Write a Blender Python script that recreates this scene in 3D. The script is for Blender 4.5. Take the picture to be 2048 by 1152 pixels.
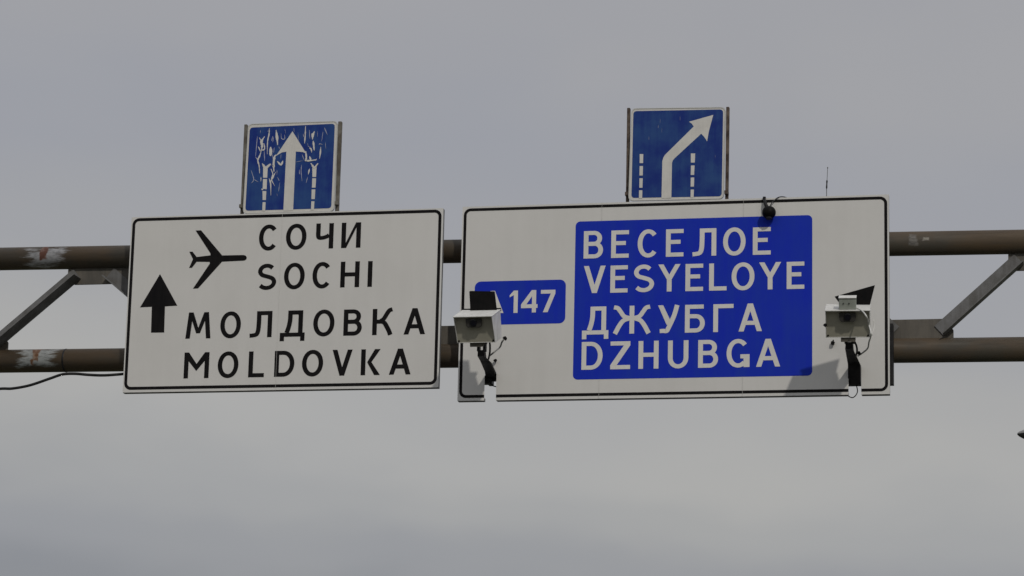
import bpy, bmesh, math, random
from mathutils import Vector, Matrix

# ------------------------------------------------------------------ camera, sky, sun
sc = bpy.context.scene
for o in list(bpy.data.objects):
    bpy.data.objects.remove(o)
C = sc.collection
YAW, PITCH, ROLL = -0.208952510, 0.222519554, 0.0232458652
FPX, WPX, HPX = 6000.0, 2048.0, 1152.0
CAM = Vector((0.0, -30.1607891, 1.5))
_f = Vector((math.sin(YAW)*math.cos(PITCH), math.cos(YAW)*math.cos(PITCH), math.sin(PITCH)))
_r = Vector((math.cos(YAW), -math.sin(YAW), 0.0))
_u = _r.cross(_f)
RGT = _r*math.cos(ROLL) + _u*math.sin(ROLL)
UPV = _u*math.cos(ROLL) - _r*math.sin(ROLL)
FWD = _f
cd = bpy.data.cameras.new('camera')
cam = bpy.data.objects.new('camera', cd)
C.objects.link(cam)
cam.matrix_world = Matrix(((RGT.x, UPV.x, -FWD.x, CAM.x), (RGT.y, UPV.y, -FWD.y, CAM.y), (RGT.z, UPV.z, -FWD.z, CAM.z), (0, 0, 0, 1)))
cd.sensor_width = 36.0
cd.lens = 36.0*FPX/WPX
cd.clip_start = 0.1
cd.clip_end = 6000.0
sc.camera = cam

sc.view_settings.view_transform = 'Standard'
sc.view_settings.look = 'None'
sc.view_settings.exposure = 0.0
sc.view_settings.gamma = 1.0
sc.view_settings.use_curve_mapping = False

SUN_TO = Vector((0.60, -1.0, 0.85)).normalized()          # towards the sun: front right of the signs
sun_el = math.asin(SUN_TO.z)
sun_az = math.atan2(SUN_TO.x, SUN_TO.y)                    # clockwise from +Y
sd = bpy.data.lights.new('sun', 'SUN')
sd.energy = 1.29
sd.angle = math.radians(1.6)
sd.color = (1.0, 0.95, 0.86)
so = bpy.data.objects.new('sun', sd)
C.objects.link(so)
so.location = (10, -20, 40)
so.rotation_euler = (-SUN_TO).to_track_quat('-Z', 'Y').to_euler()

w = bpy.data.worlds.new('World')
sc.world = w
w.use_nodes = True
nt = w.node_tree
nt.nodes.clear()


def wn(t, **kw):
    n = nt.nodes.new(t)
    for k, v in kw.items():
        setattr(n, k, v)
    return n


def wl(a, b):
    nt.links.new(a, b)


out = wn('ShaderNodeOutputWorld')
bg = wn('ShaderNodeBackground')
bg.inputs['Strength'].default_value = 0.1
wl(bg.outputs[0], out.inputs[0])
sky = wn('ShaderNodeTexSky', sky_type='NISHITA', sun_disc=False)
sky.sun_elevation = sun_el
sky.sun_rotation = sun_az
tc = wn('ShaderNodeTexCoord')
sep = wn('ShaderNodeSeparateXYZ')
wl(tc.outputs['Generated'], sep.inputs[0])
mp = wn('ShaderNodeMapping')
mp.inputs['Scale'].default_value = (1.0, 1.0, 2.2)
wl(tc.outputs['Generated'], mp.inputs[0])


def wnoise(scale, detail, rough, w_):
    n = wn('ShaderNodeTexNoise', noise_dimensions='4D')
    n.inputs['Scale'].default_value = scale
    n.inputs['Detail'].default_value = detail
    n.inputs['Roughness'].default_value = rough
    n.inputs['W'].default_value = w_
    wl(mp.outputs[0], n.inputs['Vector'])
    return n


n1 = wnoise(5.0, 3.0, 0.5, 2.3)
n2 = wnoise(11.0, 3.0, 0.5, 7.1)
# the cloud deck by height above the horizon, wobbled a little by the clouds themselves
hz = wn('ShaderNodeMath', operation='MULTIPLY_ADD')
wl(n2.outputs['Fac'], hz.inputs[0])
hz.inputs[1].default_value = 0.05
tilt = wn('ShaderNodeMath', operation='MULTIPLY_ADD')    # the low bank of cloud lies deeper on the left
wl(sep.outputs['X'], tilt.inputs[0])
tilt.inputs[1].default_value = 0.09
tilt.inputs[2].default_value = 0.018
tz = wn('ShaderNodeMath', operation='ADD')
wl(sep.outputs['Z'], tz.inputs[0])
wl(tilt.outputs[0], tz.inputs[1])
wl(tz.outputs[0], hz.inputs[2])
ramp = wn('ShaderNodeValToRGB')
ramp.color_ramp.interpolation = 'EASE'
cr = ramp.color_ramp
cr.elements[0].position = 0.130
cr.elements[0].color = (0.266, 0.272, 0.288, 1)
cr.elements[1].position = 0.40
cr.elements[1].color = (0.362, 0.363, 0.380, 1)
for p, col in ((0.156, (0.318, 0.321, 0.332, 1)), (0.177, (0.372, 0.371, 0.367, 1)), (0.196, (0.416, 0.410, 0.396, 1)),
               (0.217, (0.400, 0.396, 0.388, 1)), (0.246, (0.353, 0.356, 0.372, 1)), (0.288, (0.342, 0.348, 0.375, 1)), (0.325, (0.362, 0.362, 0.377, 1))):
    e = cr.elements.new(p)
    e.color = col
wl(hz.outputs[0], ramp.inputs[0])
# bluish thinner patches among the pale cloud
pf = wn('ShaderNodeMapRange', interpolation_type='SMOOTHSTEP')
pf.inputs['From Min'].default_value = 0.40
pf.inputs['From Max'].default_value = 0.66
wl(n1.outputs['Fac'], pf.inputs['Value'])
patch = wn('ShaderNodeMix', data_type='RGBA', blend_type='MULTIPLY')
wl(pf.outputs[0], patch.inputs['Factor'])
wl(ramp.outputs[0], patch.inputs['A'])
patch.inputs['B'].default_value = (0.955, 0.963, 0.985, 1)
# an overcast sky is brighter overhead
zf = wn('ShaderNodeMapRange')
zf.inputs['From Min'].default_value = 0.32
zf.inputs['From Max'].default_value = 1.0
zf.inputs['To Min'].default_value = 10.0
zf.inputs['To Max'].default_value = 19.0
wl(sep.outputs['Z'], zf.inputs['Value'])
cl = wn('ShaderNodeVectorMath', operation='SCALE')
wl(patch.outputs['Result'], cl.inputs[0])
wl(zf.outputs[0], cl.inputs['Scale'])
mixs = wn('ShaderNodeMix', data_type='RGBA')
mixs.inputs['Factor'].default_value = 0.97
wl(sky.outputs[0], mixs.inputs['A'])
wl(cl.outputs[0], mixs.inputs['B'])
wl(mixs.outputs['Result'], bg.inputs['Color'])

# ------------------------------------------------------------------ helpers
random.seed(7)


def P(px, py, Y):
    """the point on the plane y = Y that a pixel of the 2048x1152 photograph measures"""
    d = RGT*((px-WPX/2)/FPX) + UPV*((HPX/2-py)/FPX) + FWD
    return CAM + d*((Y-CAM.y)/d.y)


class MB:
    def __init__(s):
        s.v, s.f = [], []

    def add(s, vs, fs):
        b = len(s.v)
        s.v += [Vector(v) for v in vs]
        s.f += [[b+i for i in f] for f in fs]
        return s

    def prism(s, pts, Y, t, back=True):
        """outline of 3-D points lying on y = Y (towards the viewer), thickness t going back"""
        n = len(pts)
        a = sum(pts[i].x*pts[(i+1) % n].z - pts[(i+1) % n].x*pts[i].z for i in range(n))
        if a < 0:
            pts = pts[::-1]
        fr = [Vector((p.x, Y, p.z)) for p in pts]
        bk = [Vector((p.x, Y+t, p.z)) for p in pts]
        fs = [list(range(n))] + [[i, i+n, (i+1) % n+n, (i+1) % n] for i in range(n)]
        if back:
            fs.append(list(range(2*n-1, n-1, -1)))
        return s.add(fr+bk, fs)

    def hexa(s, a, b):
        """two quads, a in front and b behind"""
        return s.add(list(a)+list(b), [[0, 1, 2, 3], [7, 6, 5, 4], [0, 4, 5, 1], [1, 5, 6, 2], [2, 6, 7, 3], [3, 7, 4, 0]])

    def box(s, lo, hi, M=None):
        x0, y0, z0 = lo
        x1, y1, z1 = hi
        q = [(x0, y0, z0), (x1, y0, z0), (x1, y0, z1), (x0, y0, z1), (x0, y1, z0), (x1, y1, z0), (x1, y1, z1), (x0, y1, z1)]
        q = [Vector(p) for p in q]
        if M:
            q = [M @ p for p in q]
        return s.hexa(q[:4], q[4:])

    def tube(s, pts, rad, n=10, caps=True):
        pts = [Vector(p) for p in pts]
        rs = rad if isinstance(rad, (list, tuple)) else [rad]*len(pts)
        rings = []
        ref = None
        for i, p in enumerate(pts):
            t = (pts[min(i+1, len(pts)-1)] - pts[max(i-1, 0)]).normalized()
            if ref is None:
                ref = Vector((0, 0, 1)) if abs(t.z) < 0.9 else Vector((0, 1, 0))
            a = (ref - t*ref.dot(t)).normalized()
            ref = a
            b = t.cross(a)
            rings.append([p + (a*math.cos(2*math.pi*k/n) + b*math.sin(2*math.pi*k/n))*rs[i] for k in range(n)])
        vs = [v for r in rings for v in r]
        fs = []
        for i in range(len(pts)-1):
            for k in range(n):
                fs.append([i*n+k, i*n+(k+1) % n, (i+1)*n+(k+1) % n, (i+1)*n+k])
        if caps:
            fs.append(list(range(n-1, -1, -1)))
            fs.append([(len(pts)-1)*n+k for k in range(n)])
        return s.add(vs, fs)

    def sphere(s, c, r, n=24, m=16, M=None):
        c = Vector(c)
        vs, fs = [], []
        for j in range(m+1):
            th = math.pi*j/m
            for k in range(n):
                p = Vector((r[0]*math.sin(th)*math.cos(2*math.pi*k/n), r[1]*math.sin(th)*math.sin(2*math.pi*k/n), r[2]*math.cos(th)))
                vs.append(c + (M @ p if M else p))
        for j in range(m):
            for k in range(n):
                fs.append([j*n+k, (j+1)*n+k, (j+1)*n+(k+1) % n, j*n+(k+1) % n])
        return s.add(vs, fs)

    def build(s, name, mat, parent=None, label=None, smooth=False, bevel=0.0):
        org = Vector((0, 0, 0))
        q = parent
        while q is not None:
            org += q.location
            q = q.parent
        me = bpy.data.meshes.new(name)
        me.from_pydata([v-org for v in s.v], [], s.f)
        bm = bmesh.new()
        bm.from_mesh(me)
        bmesh.ops.remove_doubles(bm, verts=bm.verts, dist=1e-6)
        bmesh.ops.recalc_face_normals(bm, faces=bm.faces)
        bm.to_mesh(me)
        bm.free()
        me.materials.append(mat)
        if smooth:
            for p in me.polygons:
                p.use_smooth = len(p.vertices) == 4
        ob = bpy.data.objects.new(name, me)
        C.objects.link(ob)
        ob.parent = parent
        if label:
            ob['label'] = label
        if bevel:
            m = ob.modifiers.new('bevel', 'BEVEL')
            m.width = bevel
            m.segments = 2
            m.limit_method = 'ANGLE'
        return ob


def thing(name, loc, label, cat, group=None):
    o = bpy.data.objects.new(name, None)
    o.location = loc
    o.empty_display_size = 0.2
    C.objects.link(o)
    o['label'] = label
    o['category'] = cat
    if group:
        o['group'] = group
    return o


def spline(pts, k=8, closed=False):
    pts = [Vector(p) for p in pts]
    n = len(pts)
    o = []
    rng = range(n if closed else n-1)
    for i in rng:
        if closed:
            a, b, c, d = pts[(i-1) % n], pts[i], pts[(i+1) % n], pts[(i+2) % n]
        else:
            b, c = pts[i], pts[i+1]
            a = pts[i-1] if i else b*2-c
            d = pts[i+2] if i+2 < n else c*2-b
        for j in range(k):
            t = j/k
            o.append(0.5*((2*b) + (c-a)*t + (2*a-5*b+4*c-d)*t*t + (3*b-a-3*c+d)*t**3))
    if not closed:
        o.append(pts[-1])
    return o


def material(name, base, rough=0.6, metal=0.0, spec=0.4):
    m = bpy.data.materials.new(name)
    m.use_nodes = True
    t = m.node_tree
    b = t.nodes['Principled BSDF']
    b.inputs['Base Color'].default_value = (*base, 1)
    b.inputs['Roughness'].default_value = rough
    b.inputs['Metallic'].default_value = metal
    b.inputs['Specular IOR Level'].default_value = spec
    return m, t, b


def noise_node(t, scale, detail=4.0, rough=0.55, stretch=(1, 1, 1), vec=None):
    if vec is None:
        g = t.nodes.new('ShaderNodeNewGeometry')
        vec = g.outputs['Position']
    mpg = t.nodes.new('ShaderNodeMapping')
    mpg.inputs['Scale'].default_value = stretch
    t.links.new(vec, mpg.inputs[0])
    n = t.nodes.new('ShaderNodeTexNoise')
    n.inputs['Scale'].default_value = scale
    n.inputs['Detail'].default_value = detail
    n.inputs['Roughness'].default_value = rough
    t.links.new(mpg.outputs[0], n.inputs['Vector'])
    return n.outputs['Fac']


def mrange(t, v, a, b, lo=0.0, hi=1.0):
    n = t.nodes.new('ShaderNodeMapRange')
    n.interpolation_type = 'SMOOTHSTEP'
    n.inputs['From Min'].default_value = a
    n.inputs['From Max'].default_value = b
    n.inputs['To Min'].default_value = lo
    n.inputs['To Max'].default_value = hi
    t.links.new(v, n.inputs['Value'])
    return n.outputs[0]


def mixc(t, f, a, b):
    n = t.nodes.new('ShaderNodeMix')
    n.data_type = 'RGBA'
    if isinstance(f, float):
        n.inputs['Factor'].default_value = f
    else:
        t.links.new(f, n.inputs['Factor'])
    for k, v in (('A', a), ('B', b)):
        if isinstance(v, tuple):
            n.inputs[k].default_value = (*v, 1)
        else:
            t.links.new(v, n.inputs[k])
    return n.outputs['Result']


def math_(t, op, a, b=None):
    n = t.nodes.new('ShaderNodeMath')
    n.operation = op
    for i, v in enumerate((a, b)):
        if v is None:
            continue
        if isinstance(v, (int, float)):
            n.inputs[i].default_value = v
        else:
            t.links.new(v, n.inputs[i])
    return n.outputs[0]


def bump(t, b, h, strength, dist):
    n = t.nodes.new('ShaderNodeBump')
    n.inputs['Strength'].default_value = strength
    n.inputs['Distance'].default_value = dist
    t.links.new(h, n.inputs['Height'])
    t.links.new(n.outputs[0], b.inputs['Normal'])


def worn(name, c0, c1, rough=0.55, scale=3.0, streak=0.5, metal=0.0, spec=0.35, bmp=0.0):
    """a surface whose colour wanders between c0 and c1 in blotches and run-down streaks"""
    m, t, b = material(name, c0, rough, metal, spec)
    a = noise_node(t, scale, 5.0, 0.6)
    s = noise_node(t, scale*5, 4.0, 0.6, (1.0, 1.0, 0.07))
    f = math_(t, 'ADD', math_(t, 'MULTIPLY', a, 1-streak), math_(t, 'MULTIPLY', s, streak))
    t.links.new(mixc(t, mrange(t, f, 0.36, 0.66), c0, c1), b.inputs['Base Color'])
    t.links.new(mrange(t, a, 0.3, 0.7, rough*0.85, min(1.0, rough*1.15)), b.inputs['Roughness'])
    if bmp:
        bump(t, b, noise_node(t, scale*14, 3.0), bmp, 0.004)
    return m


M = {}
M['board_white'] = worn('board_white', (0.625, 0.617, 0.600), (0.592, 0.584, 0.567), 0.5, 1.6, 0.35)
M['letter_white'] = worn('letter_white', (0.69, 0.675, 0.64), (0.63, 0.615, 0.585), 0.5, 4.0, 0.5)
M['black_film'] = worn('black_film', (0.0075, 0.0072, 0.0080), (0.013, 0.012, 0.0125), 0.6, 5.0, 0.5, spec=0.05)
M['blue_film'] = worn('blue_film', (0.0105, 0.029, 0.445), (0.014, 0.040, 0.405), 0.5, 2.2, 0.5, spec=0.07)
M['lane_blue'] = worn('lane_blue', (0.013, 0.032, 0.195), (0.028, 0.074, 0.225), 0.5, 3.4, 0.3, spec=0.1)
M['scratch'] = worn('scratch', (0.20, 0.22, 0.32), (0.12, 0.15, 0.26), 0.6, 9.0, 0.3)
M['crack_pale'] = worn('crack_pale', (0.42, 0.43, 0.52), (0.26, 0.28, 0.40), 0.6, 9.0, 0.3)
M['lane_white'] = worn('lane_white', (0.64, 0.625, 0.59), (0.56, 0.545, 0.52), 0.5, 8.0, 0.3)
M['edge_metal'] = worn('edge_metal', (0.22, 0.22, 0.22), (0.15, 0.15, 0.15), 0.55, 6.0, 0.3, metal=0.3)
M['post_metal'] = worn('post_metal', (0.19, 0.18, 0.155), (0.09, 0.075, 0.06), 0.7, 7.0, 0.3)
M['rusty_post'] = worn('rusty_post', (0.15, 0.115, 0.09), (0.045, 0.030, 0.026), 0.8, 9.0, 0.1)
M['brace_steel'] = worn('brace_steel', (0.165, 0.165, 0.168), (0.105, 0.102, 0.098), 0.6, 5.0, 0.35, spec=0.3)
M['gusset_steel'] = worn('gusset_steel', (0.135, 0.122, 0.104), (0.090, 0.084, 0.075), 0.7, 4.0, 0.5, spec=0.25)
M['housing_white'] = worn('housing_white', (0.73, 0.73, 0.71), (0.55, 0.545, 0.52), 0.45, 7.0, 0.5)
M['grey_plastic'] = worn('grey_plastic', (0.30, 0.32, 0.29), (0.24, 0.26, 0.23), 0.5, 8.0, 0.3)
M['black_plastic'] = worn('black_plastic', (0.0035, 0.0035, 0.0038), (0.0075, 0.007, 0.007), 0.5, 7.0, 0.2, spec=0.08)
M['arm_black'] = worn('arm_black', (0.010, 0.010, 0.011), (0.024, 0.023, 0.025), 0.5, 9.0, 0.2, spec=0.2)
M['cable_black'] = worn('cable_black', (0.010, 0.010, 0.011), (0.018, 0.017, 0.017), 0.5, 7.0, 0.1)
M['cable_grey'] = worn('cable_grey', (0.30, 0.30, 0.29), (0.22, 0.22, 0.21), 0.5, 7.0, 0.1)
M['cable_white'] = worn('cable_white', (0.66, 0.66, 0.64), (0.52, 0.52, 0.50), 0.5, 7.0, 0.1)
M['front_glass'] = worn('front_glass', (0.44, 0.42, 0.345), (0.37, 0.355, 0.29), 0.35, 5.0, 0.3, spec=0.4)
M['lens_shroud'] = worn('lens_shroud', (0.055, 0.052, 0.048), (0.04, 0.038, 0.036), 0.4, 6.0, 0.2)
M['lens_glass'], _t, _b = material('lens_glass', (0.004, 0.004, 0.008), 0.08, 0, 0.6)
M['lamp_grey'] = worn('lamp_grey', (0.30, 0.30, 0.30), (0.22, 0.22, 0.22), 0.5, 3.0, 0.2)
M['lamp_dark'] = worn('lamp_dark', (0.035, 0.035, 0.035), (0.02, 0.02, 0.02), 0.5, 3.0, 0.2)
M['asphalt'] = worn('asphalt', (0.055, 0.055, 0.056), (0.042, 0.042, 0.043), 0.9, 0.8, 0.2, bmp=0.4)
M['road_paint'] = worn('road_paint', (0.62, 0.62, 0.60), (0.45, 0.45, 0.43), 0.8, 3.0, 0.1)
M['seam_grey'] = worn('seam_grey', (0.55, 0.54, 0.52), (0.49, 0.48, 0.465), 0.5, 6.0, 0.2)
M['verge'] = worn('verge', (0.060, 0.075, 0.030), (0.085, 0.080, 0.045), 0.95, 0.5, 0.1)
M['kerb'] = worn('kerb', (0.34, 0.33, 0.31), (0.24, 0.23, 0.22), 0.9, 2.0, 0.2)
M['seam_metal'] = worn('seam_metal', (0.56, 0.56, 0.54), (0.48, 0.48, 0.47), 0.5, 6.0, 0.2)


def pipe_material(name, patches):
    """weathered brown-grey paint; patches = (x, z, length, has rust) where it is scraped to primer"""
    m, t, b = material(name, (0.06, 0.05, 0.04), 0.6, 0.0, 0.3)
    g = t.nodes.new('ShaderNodeNewGeometry')
    sp = t.nodes.new('ShaderNodeSeparateXYZ')
    t.links.new(g.outputs['Position'], sp.inputs[0])
    big = noise_node(t, 1.3, 4.0, 0.6, (1, 1, 2.0))
    lng = noise_node(t, 5.0, 5.0, 0.65, (0.25, 1, 2.5))
    col = mixc(t, mrange(t, big, 0.38, 0.64), (0.080, 0.056, 0.034), (0.060, 0.053, 0.042))
    col = mixc(t, mrange(t, lng, 0.45, 0.75, 0.0, 0.55), col, (0.040, 0.034, 0.030))
    edge = noise_node(t, 9.0, 6.0, 0.68, (0.38, 1, 2.2))
    mid_ = noise_node(t, 11.0, 3.0, 0.5)
    fine = noise_node(t, 30.0, 4.0, 0.65, (0.5, 1, 1.5))
    for (x, z, L, Hh, pc, rust) in patches:
        dx = math_(t, 'DIVIDE', math_(t, 'ABSOLUTE', math_(t, 'SUBTRACT', sp.outputs['X'], x)), L)
        dz = math_(t, 'DIVIDE', math_(t, 'ABSOLUTE', math_(t, 'SUBTRACT', sp.outputs['Z'], z)), Hh)
        d = math_(t, 'MAXIMUM', dx, dz)
        d = math_(t, 'ADD', d, math_(t, 'MULTIPLY', math_(t, 'SUBTRACT', edge, 0.5), 2.6))
        f = mrange(t, d, 0.62, 1.12, 1.0, 0.0)
        prim = mixc(t, mrange(t, fine, 0.42, 0.68), pc, tuple(v*0.55 for v in pc))
        col = mixc(t, f, col, prim)
        if rust:
            rx = math_(t, 'DIVIDE', math_(t, 'ABSOLUTE', math_(t, 'SUBTRACT', sp.outputs['X'], rust[0])), 0.046)
            rz = math_(t, 'DIVIDE', math_(t, 'ABSOLUTE', math_(t, 'SUBTRACT', sp.outputs['Z'], rust[1])), 0.095)
            rd = math_(t, 'ADD', math_(t, 'MAXIMUM', rx, rz), math_(t, 'MULTIPLY', math_(t, 'SUBTRACT', mid_, 0.5), 2.4))
            rf = mrange(t, rd, 0.6, 1.0, 1.0, 0.0)
            rc = mixc(t, mrange(t, mid_, 0.42, 0.62), rust[2], rust[3])
            col = mixc(t, rf, col, rc)
    t.links.new(col, b.inputs['Base Color'])
    t.links.new(mrange(t, lng, 0.3, 0.7, 0.5, 0.75), b.inputs['Roughness'])
    bump(t, b, fine, 0.25, 0.003)
    return m


# ------------------------------------------------------------------ ground (below the frame)
def sheet(name, pts, z, mat, top=0.0):
    mb = MB()
    if top:
        lo = [Vector((x, y, z)) for x, y in pts]
        hi = [Vector((x, y, z+top)) for x, y in pts]
        mb.hexa(lo, hi)
    else:
        mb.add([Vector((x, y, z)) for x, y in pts], [list(range(len(pts)))])
    o = mb.build(name, mat)
    o['kind'] = 'structure'
    return o


sheet('ground', [(-2500, -2500), (2500, -2500), (2500, 2500), (-2500, 2500)], -0.02, M['verge'])
sheet('road', [(-14.2, -400), (1.6, -400), (1.6, 1500), (-14.2, 1500)], -0.012, M['asphalt'])
sheet('kerb', [(1.6, -400), (1.85, -400), (1.85, 1500), (1.6, 1500)], -0.019, M['kerb'], 0.14)
sheet('kerb', [(-14.45, -400), (-14.2, -400), (-14.2, 1500), (-14.45, 1500)], -0.019, M['kerb'], 0.14)
rm = MB()
for k in range(-20, 60):
    for xx in (-9.0, -3.8):
        rm.add([(xx-.07, k*12, -0.008), (xx+.07, k*12, -0.008), (xx+.07, k*12+4, -0.008), (xx-.07, k*12+4, -0.008)], [[0, 1, 2, 3]])
rmo = rm.build('road_markings', M['road_paint'])
rmo['kind'] = 'structure'

# ------------------------------------------------------------------ gantry
GY = 0.35
UA, UB = Vector((-12.278, GY, 9.024)), Vector((-1.080, GY, 8.919))
LA, LB = Vector((-12.204, GY, 7.866)), Vector((-1.097, GY, 7.787))
PR = 0.127
XL, XR = -15.6, 3.0


def on(a, b, x):
    k = (x-a.x)/(b.x-a.x)
    return a + (b-a)*k


gantry = thing('sign_gantry', (XL, GY, 0), 'brown steel tube truss gantry that carries both road signs', 'sign gantry')
pu, pl_ = P(85, 512, GY-PR), P(70, 718, GY-PR)
M['upper_pipe'] = pipe_material('upper_pipe', [
    (P(92, 510, GY-PR).x, P(92, 513, GY-PR).z, 0.22, 0.10, (0.36, 0.36, 0.37), (P(86, 508, GY-PR).x, P(86, 506, GY-PR).z, (0.125, 0.055, 0.038), (0.27, 0.19, 0.165))),
    (P(1826, 480, GY-PR).x, P(1826, 478, GY-PR).z, 0.045, 0.06, (0.15, 0.14, 0.13), None),
    (P(1852, 477, GY-PR).x, P(1852, 477, GY-PR).z, 0.035, 0.02, (0.26, 0.24, 0.21), None)])
M['lower_pipe'] = pipe_material('lower_pipe', [
    (P(72, 712, GY-PR).x, P(72, 713, GY-PR).z, 0.20, 0.10, (0.38, 0.395, 0.39), (P(70, 710, GY-PR).x, P(70, 708, GY-PR).z, (0.165, 0.080, 0.042), (0.30, 0.21, 0.15)))])
for nm, a, b, mt in (('upper_chord', UA, UB, M['upper_pipe']), ('lower_chord', LA, LB, M['lower_pipe'])):
    mb = MB()
    mb.tube([on(a, b, XL), on(a, b, XR)], PR, 40)
    ch = mb.build(nm, mt, gantry, smooth=True)
    if nm == 'lower_chord':
        xj = P(124, 720, GY-PR).x
        jb = MB()
        jb.tube([on(a, b, xj-0.012), on(a, b, xj-0.004), on(a, b, xj+0.006), on(a, b, xj+0.014)], [PR-.002, PR+0.003, PR+0.003, PR-.002], 40, False)
        jb.build('weld_seam', M['arm_black'], ch, smooth=True)
UN = [-13.85, -11.169, -8.492, -5.902, -3.396, -0.943, 1.5]
LN = [-15.1, -12.466, -9.766, -7.155, -4.627, -2.155, 0.3, 2.7]
gm = {}
for x in UN:
    c = on(UA, UB, x)
    mb = MB()
    z0 = c.z-PR*0.75
    zb = c.z-PR-0.178
    mb.prism([Vector((x-.30, 0, z0)), Vector((x+.42, 0, z0)), Vector((x+.42, 0, zb)), Vector((x-.22, 0, zb)), Vector((x-.30, 0, zb+.085))], GY-0.012, 0.024)
    mb.build('gusset_plate', M['gusset_steel'], gantry)
for x in LN:
    c = on(LA, LB, x)
    mb = MB()
    z0 = c.z+PR*0.75
    zb = c.z+PR+0.20
    mb.prism([Vector((x-.32, 0, z0)), Vector((x+.345, 0, z0)), Vector((x+.345, 0, z0+.11)), Vector((x+.26, 0, zb)), Vector((x-.32, 0, zb))], GY-0.012, 0.024)
    mb.build('gusset_plate', M['gusset_steel'], gantry)


def angle_iron(a, b, wv, wh, mat, name='diagonal_brace'):
    """a to b: a flat leg of width wv against the gusset and a leg wh standing out towards the road from its lower edge"""
    d = (b-a).normalized()
    nrm = Vector((-d.z, 0, d.x))
    if nrm.z < 0:
        nrm = -nrm
    y0 = GY-0.013
    th = 0.012
    mb = MB()
    lo, hi = -wv/2, wv/2
    s = [(lo, y0), (hi, y0), (hi, y0-th), (lo+th, y0-th), (lo+th, y0-wh), (lo, y0-wh)]
    A = [a + nrm*p[0] + Vector((0, p[1]-GY, 0)) for p in s]
    B = [b + nrm*p[0] + Vector((0, p[1]-GY, 0)) for p in s]
    n = len(s)
    mb.add(A+B, [list(range(n)), list(range(2*n-1, n-1, -1))] + [[i, (i+1) % n, (i+1) % n+n, i+n] for i in range(n)])
    return mb.build(name, mat, gantry)


for i, x in enumerate(LN):
    for ux in [u for u in UN if abs(u-x) < 1.6]:
        lo = on(LA, LB, x)
        hi = on(UA, UB, ux)
        sgn = 1 if ux > x else -1
        a = Vector((x+(0.20 if sgn > 0 else -0.26), GY, lo.z+PR+0.07))
        b = Vector((ux-sgn*0.19, GY, hi.z-PR-0.06))
        angle_iron(a, b, 0.145, 0.23 if x < -11 else 0.15, M['brace_steel'])
# hangers that hold the boards on the tubes
for px in (330, 560, 800, 1010, 1240, 1530, 1710):
    x = P(px, 600, 0.1).x
    mb = MB()
    zt = on(UA, UB, x).z
    zb = on(LA, LB, x).z
    mb.box((x-.04, 0.075, zb-.36), (x+.04, GY-PR-0.003, zt+.22))
    mb.build('hanger', M['gusset_steel'], gantry)
xe = P(1783, 745, 0.15).x
zt = on(UA, UB, xe).z
mb = MB()
mb.box((xe-.14, 0.10, P(1783, 770, 0.15).z), (xe+.022, 0.20, zt-0.9))
mb.build('hanger', M['arm_black'], gantry)
for x in (XL-0.15, XR+0.15):
    mb = MB()
    mb.tube([(x, GY, -0.3), (x, GY, 4.0), (x, GY, 9.35)], [0.22, 0.20, 0.17], 32)
    mb.build('support_post', M['upper_pipe'], gantry, smooth=True)
    mb = MB()
    mb.box((x-.4, GY-.4, -0.02), (x+.4, GY+.4, 0.03))
    mb.build('base_plate', M['gusset_steel'], gantry)


# ------------------------------------------------------------------ lettering
def rrect(x0, x1, z0, z1, r, n=8):
    o = []
    for cx, cz, a0 in ((x1-r, z1-r, 0), (x0+r, z1-r, 90), (x0+r, z0+r, 180), (x1-r, z0+r, 270)):
        for k in range(n+1):
            a = math.radians(a0+90*k/n)
            o.append(Vector((cx+r*math.cos(a), 0, cz+r*math.sin(a))))
    return o


class Pen:
    """draws one glyph in metres in its own (u, v) frame, stroke by stroke"""
    def __init__(s, w, h, t, th):
        s.w, s.h, s.t, s.th = w, h, t, th
        s.polys = []

    def poly(s, *pts):
        s.polys.append([(list(pts), True)])

    def bar(s, u0, u1, v0, v1):
        s.poly((u0, v0), (u1, v0), (u1, v1), (u0, v1))

    def diag(s, ua, va, ub, vb, tw):
        s.poly((ua, va), (ua+tw, va), (ub+tw, vb), (ub, vb))

    def path(s, pts, t0, t1=None, closed=False):
        """band along pts; width t0 where it runs upright, t1 where it runs level"""
        t1 = t1 or t0
        pts = [Vector((p[0], p[1], 0)) for p in pts]
        n = len(pts)
        L, R = [], []
        for i in range(n):
            if closed:
                d = pts[(i+1) % n]-pts[i-1]
            else:
                d = pts[min(i+1, n-1)]-pts[max(i-1, 0)]
            d.normalize()
            k = abs(d.y)
            tt = (t0*k*k + t1*(1-k*k))/2
            nn = Vector((-d.y, d.x, 0))
            L.append(pts[i]+nn*tt)
            R.append(pts[i]-nn*tt)
        quads = []
        for i in range(n if closed else n-1):
            j = (i+1) % n
            quads.append(((L[i].x, L[i].y), (L[j].x, L[j].y), (R[j].x, R[j].y), (R[i].x, R[i].y)))
        s.polys.append([(list(q), False) for q in quads])

    def arc(s, cu, cv, ru, rv, a0, a1, n=28, e=2.06):
        o = []
        for k in range(n+1):
            a = math.radians(a0+(a1-a0)*k/n)
            c, q = math.cos(a), math.sin(a)
            o.append((cu+ru*math.copysign(abs(c)**(2/e), c), cv+rv*math.copysign(abs(q)**(2/e), q)))
        return o


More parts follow.
